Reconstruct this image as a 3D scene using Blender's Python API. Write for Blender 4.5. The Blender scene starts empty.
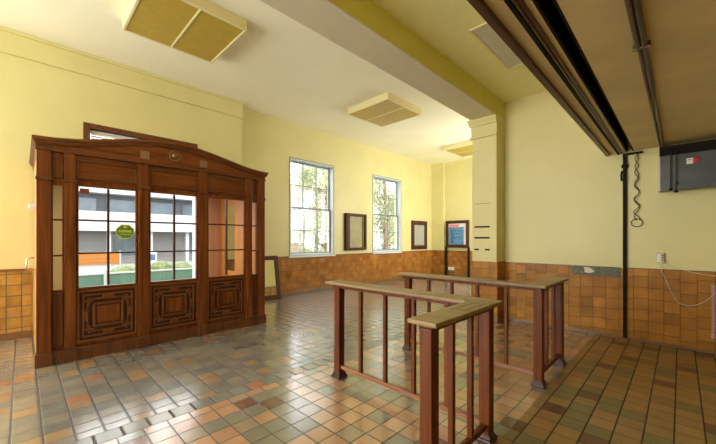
import bpy, bmesh, math, random
from mathutils import Vector, Matrix
random.seed(7)
S = bpy.context.scene
C = S.collection

# ------------------------------------------------------------------ materials
def new_mat(name):
    m = bpy.data.materials.new(name); m.use_nodes = True
    nt = m.node_tree
    return m, nt, nt.nodes['Principled BSDF']

def nd(nt, typ, **kw):
    n = nt.nodes.new(typ)
    for k, v in kw.items():
        setattr(n, k, v)
    return n

def mth(nt, op, a, b=None, c=None):
    n = nd(nt, 'ShaderNodeMath', operation=op)
    for i, v in enumerate((a, b, c)):
        if v is None: continue
        if isinstance(v, (int, float)): n.inputs[i].default_value = v
        else: nt.links.new(v, n.inputs[i])
    return n.outputs[0]

def plain(name, col, rough=.5, metal=0, noise=0.0, nscale=6, bump=0.0, bscale=60):
    m, nt, p = new_mat(name)
    p.inputs['Base Color'].default_value = (*col, 1)
    p.inputs['Roughness'].default_value = rough
    p.inputs['Metallic'].default_value = metal
    if noise or bump:
        tc = nd(nt, 'ShaderNodeTexCoord')
        if noise:
            n = nd(nt, 'ShaderNodeTexNoise'); n.inputs['Scale'].default_value = nscale; n.inputs['Detail'].default_value = 5
            nt.links.new(tc.outputs['Object'], n.inputs['Vector'])
            r = nd(nt, 'ShaderNodeValToRGB')
            r.color_ramp.elements[0].position = .3; r.color_ramp.elements[1].position = .72
            r.color_ramp.elements[0].color = (*[c*(1-noise) for c in col], 1)
            r.color_ramp.elements[1].color = (*[min(1, c*(1+noise*.6)) for c in col], 1)
            nt.links.new(n.outputs['Fac'], r.inputs[0]); nt.links.new(r.outputs[0], p.inputs['Base Color'])
        if bump:
            n2 = nd(nt, 'ShaderNodeTexNoise'); n2.inputs['Scale'].default_value = bscale; n2.inputs['Detail'].default_value = 3
            nt.links.new(tc.outputs['Object'], n2.inputs['Vector'])
            b = nd(nt, 'ShaderNodeBump'); b.inputs['Strength'].default_value = bump; b.inputs['Distance'].default_value = .01
            nt.links.new(n2.outputs['Fac'], b.inputs['Height']); nt.links.new(b.outputs[0], p.inputs['Normal'])
    return m

def wood(name, dark, mid, light, axis='Z', rough=.32, scale=1.0, spec=.5):
    m, nt, p = new_mat(name)
    tc = nd(nt, 'ShaderNodeTexCoord')
    mp = nd(nt, 'ShaderNodeMapping')
    s = [22*scale]*3; s['XYZ'.index(axis)] = 1.1*scale
    mp.inputs['Scale'].default_value = s
    nt.links.new(tc.outputs['Object'], mp.inputs['Vector'])
    n = nd(nt, 'ShaderNodeTexNoise'); n.inputs['Scale'].default_value = 1.0; n.inputs['Detail'].default_value = 7; n.inputs['Distortion'].default_value = .6
    nt.links.new(mp.outputs[0], n.inputs['Vector'])
    r = nd(nt, 'ShaderNodeValToRGB'); e = r.color_ramp.elements
    e[0].position = .28; e[0].color = (*dark, 1)
    e[1].position = .78; e[1].color = (*light, 1)
    k = e.new(.52); k.color = (*mid, 1)
    nt.links.new(n.outputs['Fac'], r.inputs[0]); nt.links.new(r.outputs[0], p.inputs['Base Color'])
    p.inputs['Roughness'].default_value = rough; p.inputs['Specular IOR Level'].default_value = spec
    b = nd(nt, 'ShaderNodeBump'); b.inputs['Strength'].default_value = .12; b.inputs['Distance'].default_value = .004
    nt.links.new(n.outputs['Fac'], b.inputs['Height']); nt.links.new(b.outputs[0], p.inputs['Normal'])
    return m

def tiles(name, ax, pitch, grout, palette, grout_col, rough=.25, off=(0, 0), shift=None, mottle=.25, bumpd=.004, wave=.0, spec=.5):
    """square ceramic tiles; ax = two axis letters; grout = (half width u, half width v) as fraction of the pitch;
    shift = 'u' : every other column is offset by a random part of a tile"""
    m, nt, p = new_mat(name)
    tc = nd(nt, 'ShaderNodeTexCoord'); sp = nd(nt, 'ShaderNodeSeparateXYZ')
    nt.links.new(tc.outputs['Object'], sp.inputs[0])
    u = mth(nt, 'DIVIDE', mth(nt, 'ADD', sp.outputs[ax[0]], off[0]), pitch[0])
    v = mth(nt, 'DIVIDE', mth(nt, 'ADD', sp.outputs[ax[1]], off[1]), pitch[1])
    cu = mth(nt, 'FLOOR', u)
    if shift:
        wn = nd(nt, 'ShaderNodeTexWhiteNoise', noise_dimensions='1D'); nt.links.new(cu, wn.inputs['W'])
        v = mth(nt, 'ADD', v, mth(nt, 'MULTIPLY', wn.outputs['Value'], shift))
    cv = mth(nt, 'FLOOR', v)
    fu = mth(nt, 'SUBTRACT', u, cu); fv = mth(nt, 'SUBTRACT', v, cv)
    eu = mth(nt, 'MINIMUM', fu, mth(nt, 'SUBTRACT', 1.0, fu))
    ev = mth(nt, 'MINIMUM', fv, mth(nt, 'SUBTRACT', 1.0, fv))
    def step(x, g):
        mr = nd(nt, 'ShaderNodeMapRange', interpolation_type='SMOOTHSTEP')
        mr.inputs['From Min'].default_value = g*.6; mr.inputs['From Max'].default_value = g*1.7
        nt.links.new(x, mr.inputs['Value']); return mr.outputs[0]
    mask = mth(nt, 'MULTIPLY', step(eu, grout[0]), step(ev, grout[1]))
    cb = nd(nt, 'ShaderNodeCombineXYZ'); nt.links.new(cu, cb.inputs[0]); nt.links.new(cv, cb.inputs[1])
    wn2 = nd(nt, 'ShaderNodeTexWhiteNoise', noise_dimensions='2D'); nt.links.new(cb.outputs[0], wn2.inputs['Vector'])
    r = nd(nt, 'ShaderNodeValToRGB'); r.color_ramp.interpolation = 'CONSTANT'
    e = r.color_ramp.elements
    e[0].position = 0; e[0].color = (*palette[0][1], 1)
    e[1].position = palette[1][0]; e[1].color = (*palette[1][1], 1)
    for pos, col in palette[2:]:
        k = e.new(pos); k.color = (*col, 1)
    nt.links.new(wn2.outputs['Value'], r.inputs[0])
    n = nd(nt, 'ShaderNodeTexNoise'); n.inputs['Scale'].default_value = 5; n.inputs['Detail'].default_value = 3
    nt.links.new(tc.outputs['Object'], n.inputs['Vector'])
    mo = nd(nt, 'ShaderNodeMapRange'); mo.inputs['To Min'].default_value = 1-mottle; mo.inputs['To Max'].default_value = 1+mottle
    mo.inputs['From Min'].default_value = .25; mo.inputs['From Max'].default_value = .75
    nt.links.new(n.outputs['Fac'], mo.inputs['Value'])
    mul = nd(nt, 'ShaderNodeVectorMath', operation='SCALE'); nt.links.new(r.outputs[0], mul.inputs[0]); nt.links.new(mo.outputs[0], mul.inputs['Scale'])
    mx = nd(nt, 'ShaderNodeMix', data_type='RGBA'); nt.links.new(mask, mx.inputs['Factor'])
    mx.inputs['A'].default_value = (*grout_col, 1); nt.links.new(mul.outputs[0], mx.inputs['B'])
    nt.links.new(mx.outputs['Result'], p.inputs['Base Color'])
    ro = nd(nt, 'ShaderNodeMapRange'); ro.inputs['To Min'].default_value = .8; ro.inputs['To Max'].default_value = rough
    nt.links.new(mask, ro.inputs['Value'])
    ro2 = mth(nt, 'ADD', ro.outputs[0], mth(nt, 'MULTIPLY', mth(nt, 'SUBTRACT', n.outputs['Fac'], .5), .10))
    nt.links.new(ro2, p.inputs['Roughness']); p.inputs['Specular IOR Level'].default_value = spec
    h = mask
    if wave:
        n3 = nd(nt, 'ShaderNodeTexNoise'); n3.inputs['Scale'].default_value = 7; n3.inputs['Detail'].default_value = 2
        nt.links.new(tc.outputs['Object'], n3.inputs['Vector'])
        wt = nd(nt, 'ShaderNodeMath', operation='MULTIPLY'); nt.links.new(wn2.outputs['Value'], wt.inputs[0]); nt.links.new(fu, wt.inputs[1])
        h = mth(nt, 'ADD', mask, mth(nt, 'ADD', mth(nt, 'MULTIPLY', n3.outputs['Fac'], wave), mth(nt, 'MULTIPLY', wt.outputs[0], wave*.8)))
    b = nd(nt, 'ShaderNodeBump'); b.inputs['Strength'].default_value = .7; b.inputs['Distance'].default_value = bumpd
    nt.links.new(h, b.inputs['Height']); nt.links.new(b.outputs[0], p.inputs['Normal'])
    return m

def glass(name, tint=(1, 1, 1), refl=.06):
    m, nt, p = new_mat(name); nt.nodes.remove(p)
    t = nd(nt, 'ShaderNodeBsdfTransparent'); t.inputs[0].default_value = (*tint, 1)
    g = nd(nt, 'ShaderNodeBsdfGlossy'); g.inputs['Roughness'].default_value = .02
    lw_ = nd(nt, 'ShaderNodeLayerWeight'); lw_.inputs[0].default_value = .5
    fo_ = mth(nt, 'POWER', lw_.outputs['Facing'], 4.0)
    mx = nd(nt, 'ShaderNodeMixShader')
    nt.links.new(mth(nt, 'MULTIPLY_ADD', fo_, .28, .025), mx.inputs[0]); nt.links.new(t.outputs[0], mx.inputs[1]); nt.links.new(g.outputs[0], mx.inputs[2])
    nt.links.new(mx.outputs[0], nt.nodes['Material Output'].inputs[0])
    return m

M = {}
YW = (.685, .615, .275)
M['yellow'] = plain('yellow_paint', YW, .45, noise=.05, nscale=1.6, bump=.08, bscale=25)
M['cream'] = plain('cream_ceiling_paint', (.92, .88, .67), .55, noise=.04, nscale=1.0)
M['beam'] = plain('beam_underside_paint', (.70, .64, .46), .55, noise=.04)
M['soffit'] = plain('soffit_board', (.74, .60, .29), .55, noise=.12, nscale=2.5)
tile_pal = [(0, (.44, .255, .14)), (.34, (.23, .22, .16)), (.62, (.51, .31, .175)), (.84, (.33, .26, .17)), (.95, (.17, .075, .045)), (.985, (.46, .18, .07))]
M['floor_hall'] = tiles('floor_quarry_tile', 'XY', (.159, .159), (.026, .026), tile_pal, (.04, .033, .026), .18, off=(.03, .01), spec=1.0, mottle=.12)
M['floor_hall'].node_tree.nodes['Principled BSDF'].inputs['Coat Weight'].default_value = .8
M['floor_hall'].node_tree.nodes['Principled BSDF'].inputs['Coat Roughness'].default_value = .2
tile_pal2 = [(0, (.26, .23, .175)), (.38, (.19, .188, .16)), (.70, (.34, .225, .12)), (.84, (.25, .215, .16)), (.97, (.36, .17, .09))]
M['floor_lobby'] = tiles('floor_lobby_tile', 'XY', (.152, .163), (.042, .045), tile_pal2, (.045, .040, .035), .20, off=(.06, .06), spec=1.0, mottle=.16, bumpd=.0015)
M['floor_lobby'].node_tree.nodes['Principled BSDF'].inputs['Coat Weight'].default_value = .7
M['floor_lobby'].node_tree.nodes['Principled BSDF'].inputs['Coat Roughness'].default_value = .22
tile_pal3 = [(0, (.36, .21, .07)), (.42, (.20, .165, .065)), (.66, (.31, .19, .07)), (.93, (.14, .055, .025))]
M['floor_border'] = tiles('floor_border_tile', 'XY', (.163, .163), (.03, .045), tile_pal2, (.045, .040, .035), .22, off=(3.0-.163*0, .135), spec=1.0, mottle=.16)
M['floor_counter'] = tiles('floor_counter_tile', 'XY', (.159, .159), (.026, .014), tile_pal3, (.035, .028, .02), .30, off=(.03, .01), mottle=.18)
wp = [(0, (.34, .135, .022)), (.35, (.375, .155, .026)), (.6, (.31, .12, .019)), (.8, (.40, .165, .03))]
M['tile_back'] = tiles('glazed_wall_tile_back', 'YZ', (.152, .152), (.03, .03), wp, (.13, .06, .02), .2, mottle=.3, wave=.5)
wpl = [(0, (.36, .19, .035)), (.35, (.42, .23, .045)), (.6, (.31, .16, .03)), (.8, (.40, .21, .05))]
M['tile_left'] = tiles('glazed_wall_tile_left', 'YZ', (.152, .152), (.03, .03), wpl, (.10, .06, .025), .22, mottle=.3, wave=.4)
M['tile_far'] = tiles('glazed_wall_tile_far', 'XZ', (.152, .152), (.03, .03), wp, (.10, .05, .02), .2, mottle=.3, wave=.4)
wp2 = [(0, (.40, .172, .022)), (.35, (.36, .152, .018)), (.6, (.44, .195, .026)), (.85, (.31, .13, .015))]
M['tile_right'] = tiles('glazed_wall_tile_right', 'XZ', (.154, .150), (.014, .018), wp2, (.17, .085, .025), .42, shift=.55, spec=.25, mottle=.22, wave=.4)
M['tile_cap'] = plain('tile_cap', (.20, .085, .025), .3, noise=.2, nscale=12)
M['cove'] = plain('cove_base_tile', (.20, .10, .035), .35, noise=.2, nscale=10)
M['oak'] = wood('vestibule_wood', (.075, .018, .004), (.17, .045, .008), (.28, .085, .016), 'Z', .3, 1, .3)
M['oak_h'] = wood('vestibule_wood_cross', (.075, .018, .004), (.17, .045, .008), (.28, .085, .016), 'Y', .3, 1, .3)
M['oak_dark'] = wood('vestibule_wood_dark', (.075, .02, .005), (.12, .036, .009), (.17, .055, .013), 'Z')
M['bar_dark'] = plain('dark_glazing_bar', (.05, .014, .005), .35)
M['oak_fret'] = wood('fretwork_wood', (.12, .030, .006), (.165, .045, .009), (.21, .062, .013), 'Y', .28, .5)
M['recess'] = plain('fretwork_recess_shade', (.04, .011, .004), .4)  # relief shade put into a darker backing colour
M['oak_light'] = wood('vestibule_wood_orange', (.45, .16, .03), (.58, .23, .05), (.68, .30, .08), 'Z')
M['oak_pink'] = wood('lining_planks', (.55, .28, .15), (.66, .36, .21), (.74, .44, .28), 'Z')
M['redwood'] = wood('railing_wood', (.055, .012, .002), (.125, .031, .005), (.21, .058, .010), 'Z', .38, 1, .18)
M['redwood_h'] = wood('railing_wood_rail', (.15, .045, .014), (.25, .085, .028), (.34, .13, .04), 'X', .35)
M['handrail'] = wood('worn_handrail_wood', (.19, .115, .04), (.29, .185, .065), (.38, .255, .10), 'X', .42, .8)
M['foot_dark'] = plain('post_foot_wood', (.06, .022, .013), .35, noise=.3, nscale=20)
M['dark'] = plain('dark_metal', (.014, .009, .007), .75)
M['dark'].node_tree.nodes['Principled BSDF'].inputs['Specular IOR Level'].default_value = .15
M['trim_brown'] = wood('soffit_trim_wood', (.05, .018, .012), (.085, .03, .02), (.12, .045, .03), 'Y', .4)
M['steel'] = plain('shutter_track_steel', (.20, .15, .11), .35, .7)
M['white_frame'] = plain('white_window_frame', (.62, .66, .66), .4)
M['grey_frame'] = plain('grey_window_frame', (.20, .26, .27), .4)
M['glass'] = glass('window_glass')
M['amber'] = plain('amber_diffuser', (.46, .32, .045), .35, noise=.08, nscale=8)
M['fixture'] = plain('fixture_cream', (.76, .67, .36), .4)
M['vent'] = plain('ceiling_vent_grey', (.60, .58, .45), .5, noise=.05)
M['brown_frame'] = wood('picture_frame_wood', (.045, .016, .008), (.075, .026, .013), (.12, .045, .02), 'Z', .5, 1, .2)
M['mirror'] = plain('mirror_glass', (.86, .88, .84), .04, 1.0)
M['paper'] = plain('notice_paper', (.42, .42, .33), .3, noise=.12, nscale=14)
M['board'] = plain('display_board', (.36, .31, .14), .5, noise=.15, nscale=5)
M['cabinet_grey'] = plain('grey_cabinet_paint', (.085, .095, .085), .35, .2, noise=.25, nscale=5)
M['red'] = plain('red_sticker', (.62, .03, .03), .4)
M['white'] = plain('white_plastic', (.75, .73, .66), .4)
M['beige'] = plain('beige_box', (.62, .52, .32), .4)
M['blue'] = plain('poster_blue', (.10, .27, .46), .35, noise=.6, nscale=16)
M['blue_dark'] = plain('poster_dark_blue', (.06, .13, .30), .35)
M['pink'] = plain('poster_pink', (.68, .22, .28), .35)
M['badge_green'] = plain('badge_green', (.12, .26, .03), .4)
M['badge_yellow'] = plain('badge_yellow', (.62, .66, .12), .4)
M['sticker'] = plain('red_brown_sticker', (.36, .10, .07), .4)
M['brass'] = plain('rosette_wood', (.20, .08, .018), .25)
M['chip'] = plain('worn_patch', (.27, .14, .075), .5)
M['plaster_grey'] = plain('bare_mortar', (.17, .17, .13), .8, noise=.35, nscale=25, bump=.5, bscale=60)
M['plaster_white'] = plain('bare_plaster', (.75, .70, .58), .8, noise=.15, nscale=25)
M['cable_black'] = plain('black_cable', (.03, .025, .02), .45)
M['cable_white'] = plain('pale_cable', (.62, .56, .46), .45)
M['lace'] = plain('pink_white_cord', (.52, .38, .36), .6)
M['chrome'] = plain('chrome', (.55, .5, .42), .25, 1)
# outside
M['pave'] = plain('pavement', (.22, .215, .20), .8, noise=.1)
M['facade'] = plain('street_facade_white', (.34, .35, .35), .7, noise=.05)
M['facade_grey'] = plain('street_facade_grey', (.17, .165, .16), .7, noise=.1, nscale=2)
M['facade_dark'] = plain('street_recess_dark', (.05, .055, .065), .5, noise=.3, nscale=1)
M['shopglass'] = plain('street_window_glass', (.08, .11, .13), .15, noise=.3, nscale=1.5)
M['fence'] = plain('green_fence', (.06, .13, .095), .5, noise=.1)
M['hedge'] = plain('hedge_leaf', (.10, .13, .035), .6, noise=.5, nscale=9, bump=1, bscale=14)
M['orange'] = plain('orange_banner', (.34, .11, .01), .5)
M['ink'] = plain('banner_ink', (.32, .14, .05), .5)
M['signblue'] = plain('sign_blue', (.05, .10, .28), .5)
M['bark'] = plain('tree_bark', (.20, .14, .09), .9, noise=.3, nscale=8)
def leafmat(name, col):
    m, nt, p = new_mat(name)
    tc = nd(nt, 'ShaderNodeTexCoord'); n = nd(nt, 'ShaderNodeTexNoise'); n.inputs['Scale'].default_value = 1.2
    nt.links.new(tc.outputs['Object'], n.inputs['Vector'])
    r = nd(nt, 'ShaderNodeValToRGB'); r.color_ramp.elements[0].color = (*[c*.72 for c in col], 1); r.color_ramp.elements[1].color = (*[min(1, c*1.35) for c in col], 1)
    r.color_ramp.elements[0].position = .35; r.color_ramp.elements[1].position = .65
    nt.links.new(n.outputs['Fac'], r.inputs[0]); nt.links.new(r.outputs[0], p.inputs['Base Color']); p.inputs['Roughness'].default_value = .6
    tr = nd(nt, 'ShaderNodeBsdfTranslucent'); nt.links.new(r.outputs[0], tr.inputs[0])
    mx = nd(nt, 'ShaderNodeMixShader'); mx.inputs[0].default_value = .45
    nt.links.new(p.outputs[0], mx.inputs[1]); nt.links.new(tr.outputs[0], mx.inputs[2]); nt.links.new(mx.outputs[0], nt.nodes['Material Output'].inputs[0])
    return m
M['leaf'] = leafmat('pale_green_leaf', (.40, .43, .27))
M['leaf_dry'] = leafmat('dry_leaf', (.44, .37, .25))

# ------------------------------------------------------------------ mesh helpers
class MB:
    def __init__(s): s.bm = bmesh.new()
    def box(s, x0, x1, y0, y1, z0, z1, bev=0, mi=0):
        t = bmesh.new()
        vs = [t.verts.new((x, y, z)) for x in (x0, x1) for y in (y0, y1) for z in (z0, z1)]
        for f in ((0, 1, 3, 2), (4, 6, 7, 5), (0, 4, 5, 1), (2, 3, 7, 6), (0, 2, 6, 4), (1, 5, 7, 3)):
            t.faces.new([vs[i] for i in f])
        bmesh.ops.recalc_face_normals(t, faces=t.faces)
        if bev: bmesh.ops.bevel(t, geom=list(t.edges), offset=bev, segments=2, profile=.6, affect='EDGES')
        s._merge(t, mi); return s
    def _merge(s, t, mi=0, mat=None):
        if mat is not None: bmesh.ops.transform(t, matrix=mat, verts=t.verts)
        for f in t.faces: f.material_index = mi
        me = bpy.data.meshes.new('tmp'); t.to_mesh(me); t.free(); s.bm.from_mesh(me); bpy.data.meshes.remove(me)
    def prism(s, pts, axis, a, b, mi=0, bev=0):
        """polygon pts in the plane of the two other axes, extruded along axis from a to b"""
        t = bmesh.new()
        def mk(p, w):
            if axis == 'X': return (w, p[0], p[1])
            if axis == 'Y': return (p[0], w, p[1])
            return (p[0], p[1], w)
        va = [t.verts.new(mk(p, a)) for p in pts]; vb = [t.verts.new(mk(p, b)) for p in pts]
        t.faces.new(va); t.faces.new(vb[::-1])
        for i in range(len(pts)):
            j = (i+1) % len(pts); t.faces.new((va[i], vb[i], vb[j], va[j]))
        bmesh.ops.recalc_face_normals(t, faces=t.faces)
        if bev: bmesh.ops.bevel(t, geom=list(t.edges), offset=bev, segments=2, profile=.6, affect='EDGES')
        s._merge(t, mi); return s
    def tube(s, pts, r, n=8, mi=0):
        t = bmesh.new(); pts = [Vector(p) for p in pts]; rings = []
        for i, p in enumerate(pts):
            d = (pts[min(i+1, len(pts)-1)] - pts[max(i-1, 0)]).normalized()
            a = d.orthogonal().normalized() if i == 0 else (rings[-1][1] - d*rings[-1][1].dot(d)).normalized()
            b = d.cross(a)
            rr = r[i] if isinstance(r, (list, tuple)) else r
            rings.append(([t.verts.new(p + rr*(a*math.cos(2*math.pi*k/n) + b*math.sin(2*math.pi*k/n))) for k in range(n)], a))
        for (q, _), (w, _) in zip(rings, rings[1:]):
            for k in range(n): t.faces.new((q[k], q[(k+1) % n], w[(k+1) % n], w[k]))
        t.faces.new(rings[0][0][::-1]); t.faces.new(rings[-1][0])
        bmesh.ops.recalc_face_normals(t, faces=t.faces)
        for f in t.faces: f.smooth = True
        s._merge(t, mi); return s
    def lathe(s, prof, c, axis='Z', n=20, mi=0):
        """prof = [(radius, height)]"""
        t = bmesh.new(); rings = []
        for r, h in prof:
            ring = []
            for k in range(n):
                a = 2*math.pi*k/n; u, v = r*math.cos(a), r*math.sin(a)
                p = {'Z': (u, v, h), 'X': (h, u, v), 'Y': (u, h, v)}[axis]
                ring.append(t.verts.new(Vector(p)+Vector(c)))
            rings.append(ring)
        for q, w in zip(rings, rings[1:]):
            for k in range(n): t.faces.new((q[k], q[(k+1) % n], w[(k+1) % n], w[k]))
        t.faces.new(rings[0]); t.faces.new(rings[-1])
        bmesh.ops.recalc_face_normals(t, faces=t.faces)
        for f in t.faces: f.smooth = True
        s._merge(t, mi); return s
    def frame_yz(s, x0, x1, y0, y1, z0, z1, w, bev=0, mi=0):
        s.box(x0, x1, y0, y0+w, z0, z1, bev, mi); s.box(x0, x1, y1-w, y1, z0, z1, bev, mi)
        s.box(x0, x1, y0+w, y1-w, z0, z0+w, bev, mi); s.box(x0, x1, y0+w, y1-w, z1-w, z1, bev, mi); return s
    def frame_xz(s, y0, y1, x0, x1, z0, z1, w, bev=0, mi=0):
        s.box(x0, x0+w, y0, y1, z0, z1, bev, mi); s.box(x1-w, x1, y0, y1, z0, z1, bev, mi)
        s.box(x0+w, x1-w, y0, y1, z0, z0+w, bev, mi); s.box(x0+w, x1-w, y0, y1, z1-w, z1, bev, mi); return s
    def build(s, name, mats, parent=None, smooth=False):
        if not isinstance(mats, (list, tuple)): mats = [mats]
        me = bpy.data.meshes.new(name); o = bpy.data.objects.new(name, me)
        C.objects.link(o)
        if parent is not None:
            org = ORG.get(parent.name, Vector((0, 0, 0))); ORG[o.name] = org
            bmesh.ops.translate(s.bm, verts=s.bm.verts, vec=-org); o.parent = parent
        s.bm.to_mesh(me); s.bm.free()
        for m in mats: me.materials.append(M[m] if isinstance(m, str) else m)
        if smooth:
            for f in me.polygons: f.use_smooth = True
        return o
ORG = {}

def tag(o, label=None, cat=None, group=None, kind=None):
    if label: o['label'] = label
    if cat: o['category'] = cat
    if group: o['group'] = group
    if kind: o['kind'] = kind
    return o

def empty(name, loc, label=None, cat=None, group=None, kind=None):
    o = bpy.data.objects.new(name, None); C.objects.link(o); o.location = loc; o.empty_display_size = .1
    ORG[o.name] = Vector(loc)
    return tag(o, label, cat, group, kind)

def wall_boxes(mb, axis, t0, t1, a0, a1, z0, z1, holes, mi=0):
    """wall slab between t0,t1 in thickness, spanning a0..a1, z0..z1, with rectangular holes (a0,a1,z0,z1)"""
    cuts = sorted({a0, a1, *[h[0] for h in holes], *[h[1] for h in holes]})
    for p, q in zip(cuts, cuts[1:]):
        hs = sorted([h for h in holes if h[0] <= p and h[1] >= q], key=lambda h: h[2])
        z = z0
        for h in hs + [(0, 0, z1, z1)]:
            if h[2] > z + 1e-6:
                if axis == 'Y': mb.box(t0, t1, p, q, z, h[2], 0, mi)
                else: mb.box(p, q, t0, t1, z, h[2], 0, mi)
            z = max(z, h[3])
    return mb

# ------------------------------------------------------------------ dimensions
XB, XL = -6.95, -6.70          # window wall and left wall faces
YS = 3.28                      # step between the two
YF = 11.3; YR = 5.93           # far wall, right wall
ZC, ZR, ZS = 4.33, 3.80, 2.63  # hall ceiling, right ceiling, soffit
YN, XE = -5.2, 3.6             # walls behind / beside the camera
BX0, BX1, BZ = -2.645, -2.21, 3.50
W = [(4.66, 6.12, .985, 3.45), (7.76, 9.23, .985, 3.45)]

# ------------------------------------------------------------------ floor
f = MB()
xb, xr = -3.0, -.9
f.box(XB-.3, xb, YN, YF+.3, -.12, 0, 0, 0)
f.box(xb, xb+.163, YN, YF+.3, -.12, 0, 0, 3)
f.box(xb+.163, xr, YN, YF+.3, -.12, 0, 0, 1)
f.box(xr, XE+.2, YN, YF+.3, -.12, 0, 0, 2)
tag(f.build('floor', ['floor_lobby', 'floor_hall', 'floor_counter', 'floor_border']), 'tiled floor in tan, grey-green and maroon squares', 'floor', kind='structure')

# ------------------------------------------------------------------ walls
b = MB(); wall_boxes(b, 'Y', XB-.28, XB, YS-.3, YF+.3, 0, ZC+.2, W)
wb = tag(b.build('wall_back', 'yellow'), 'yellow wall with two tall sash windows', 'wall', kind='structure')
t = MB()
t.box(XB-.02, XB+.012, YS, YF, .10, .955)
t.build('tile_wainscot', 'tile_back', wb)['label'] = 'glossy brown tile wainscot'
MB().box(XB-.02, XB+.022, YS, YF, .955, .985, .006).build('tile_cap', 'tile_cap', wb)
MB().box(XB-.02, XB+.022, YS, YF, 0, .10, .006).build('cove_base', 'cove', wb)
# left wall: street doorway and transom behind the vestibule, unseen openings added for light further along
DY0, DY1 = .50, 2.46
LW = [(-4.6, -2.7, .9, 3.6), (-2.3, -.75, .9, 3.6)]
b = MB(); wall_boxes(b, 'Y', XL-.30, XL, YN, YS, 0, ZC+.2, [(DY0, DY1, 0, 2.42), (.76, 2.30, 2.62, 3.16)] + LW)
wl = tag(b.build('wall_left', 'yellow'), 'yellow wall behind the wooden entrance vestibule', 'wall', kind='structure')
MB().box(XL-.02, XL+.012, YN, .095, .10, .955).box(XL-.02, XL+.012, 2.90, YS, .10, .955).build('tile_wainscot', 'tile_left', wl)['label'] = 'golden brown tile wainscot'
MB().box(XL-.02, XL+.022, YN, .095, .955, .985, .006).box(XL-.02, XL+.022, 2.9, YS, .955, .985, .006).build('tile_cap', 'tile_cap', wl)
MB().box(XL-.02, XL+.022, YN, .095, 0, .10, .006).box(XL-.02, XL+.022, 2.9, YS, 0, .10, .006).build('cove_base', 'cove', wl)
MB().box(XL-.02, XL+.025, YN, YS+.025, ZC-.33, ZC, .008).build('frieze_board', 'yellow', wl)
MB().box(XL-.02, XL+.05, YN, YS+.05, ZC-.05, ZC, .01).box(XL-.02, XL+.035, YN, YS+.035, ZC-.345, ZC-.33, .004).build('frieze_moulding', 'yellow', wl)
# far wall with shallow corner chase
b = MB(); b.box(XB-.3, BX0+.1, YF, YF+.3, 0, ZC+.2); b.box(XB, -6.42, YF-.10, YF+.02, .0, ZC)
wf = tag(b.build('wall_far', 'yellow'), 'far end wall in yellow paint over brown tiles', 'wall', kind='structure')
MB().box(-6.42, BX0, YF-.012, YF+.02, .1, .955).box(XB, -6.41, YF-.112, YF+.02, .1, .955).build('tile_wainscot', 'tile_far', wf)
MB().box(-6.42, BX0, YF-.022, YF+.02, .955, .985, .006).box(XB, -6.40, YF-.122, YF+.02, .955, .985, .006).build('tile_cap', 'tile_cap', wf)
MB().box(-6.42, BX0, YF-.022, YF+.02, 0, .1, .006).box(XB, -6.40, YF-.122, YF+.02, 0, .1, .006).build('cove_base', 'cove', wf)
# partition behind the pilaster
PX0, PX1 = BX0+.05, BX1-.08
PW = [(7.7, 9.0, 1.2, 3.6), (9.4, 10.8, 1.2, 3.6)]  # unseen openings added to brighten the far end
tag(wall_boxes(MB(), 'Y', PX0, PX1, YR+.3, YF+.1, 0, ZC+.2, PW).build('wall_partition', 'yellow'), 'partition wall running back from the pilaster', 'wall', kind='structure')
MB().box(PX0-.012, PX0+.01, YR+.3, YF, .0, .97).build('tile_wainscot', 'tile_left', bpy.data.objects['wall_partition'])
# right wall
wr = tag(MB().box(BX0+.02, XE+.2, YR, YR+.3, 0, ZC+.2).build('wall_right', 'yellow'), 'yellow wall with large brown tiles and a black shutter guide', 'wall', kind='structure')
HT = 1.0
MB().box(BX1, XE, YR-.012, YR+.02, .03, HT-.005).build('tile_wainscot', 'tile_right', wr)
MB().box(BX1, -1.20, YR-.016, YR+.01, HT-.005, HT+.008, .003).box(-.53, XE, YR-.016, YR+.01, HT-.005, HT+.008, .003).build('tile_cap', 'tile_cap', wr)
MB().box(BX1, XE, YR-.016, YR+.02, 0, .04, .004).build('cove_base', 'cove', wr)
bp = MB(); bp.box(-1.19, -.60, YR-.016, YR+.01, HT-.135, HT+.006, .003)
bp = bp.build('bare_patch', 'plaster_grey', wr); bp['label'] = 'bare grey strip where tiles are missing'
pp = MB(); pp.prism([(-1.03, HT-.09), (-.97, HT-.10), (-.90, HT-.075), (-.93, HT-.04), (-.98, HT-.01), (-1.04, HT-.015), (-1.025, HT-.05)], 'Y', YR-.019, YR-.01)
pp.build('plaster_scar', 'plaster_white', bp)
# walls behind and beside the camera
NW = [(-6.2, -4.2, .3, 3.7), (-3.9, -1.9, .3, 3.7)]  # unseen openings added to light the hall from behind
b = MB(); wall_boxes(b, 'X', YN-.3, YN, XL-.3, XE+.2, 0, ZC+.2, NW)
tag(b.build('wall_front', 'yellow'), 'wall behind the viewpoint with glazed openings added for light', 'wall', kind='structure')
tag(MB().box(XE, XE+.3, YN-.3, YR+.3, 0, ZC+.2).build('wall_side', 'yellow'), 'plain yellow wall beyond the right edge', 'wall', kind='structure')
# ceilings
tag(MB().box(XB-.3, BX0+.02, YN-.3, YF+.3, ZC, ZC+.25).build('ceiling', 'cream'), 'cream hall ceiling', 'ceiling', kind='structure')
tag(MB().box(BX1-.02, XE+.3, YN-.3, YR+.3, ZR, ZC+.25).build('ceiling_lower', plain('lit_yellow_paint', (.86, .82, .38), .5, noise=.04)), 'lower yellow ceiling right of the beam', 'ceiling', kind='structure')  # wall yellow brightened in the colour, in place of upward light
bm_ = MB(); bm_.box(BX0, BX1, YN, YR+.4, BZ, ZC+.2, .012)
beam = tag(bm_.build('trim_1', 'beam'), 'deep boxed ceiling beam ending on the pilaster', 'beam', kind='structure')
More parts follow.
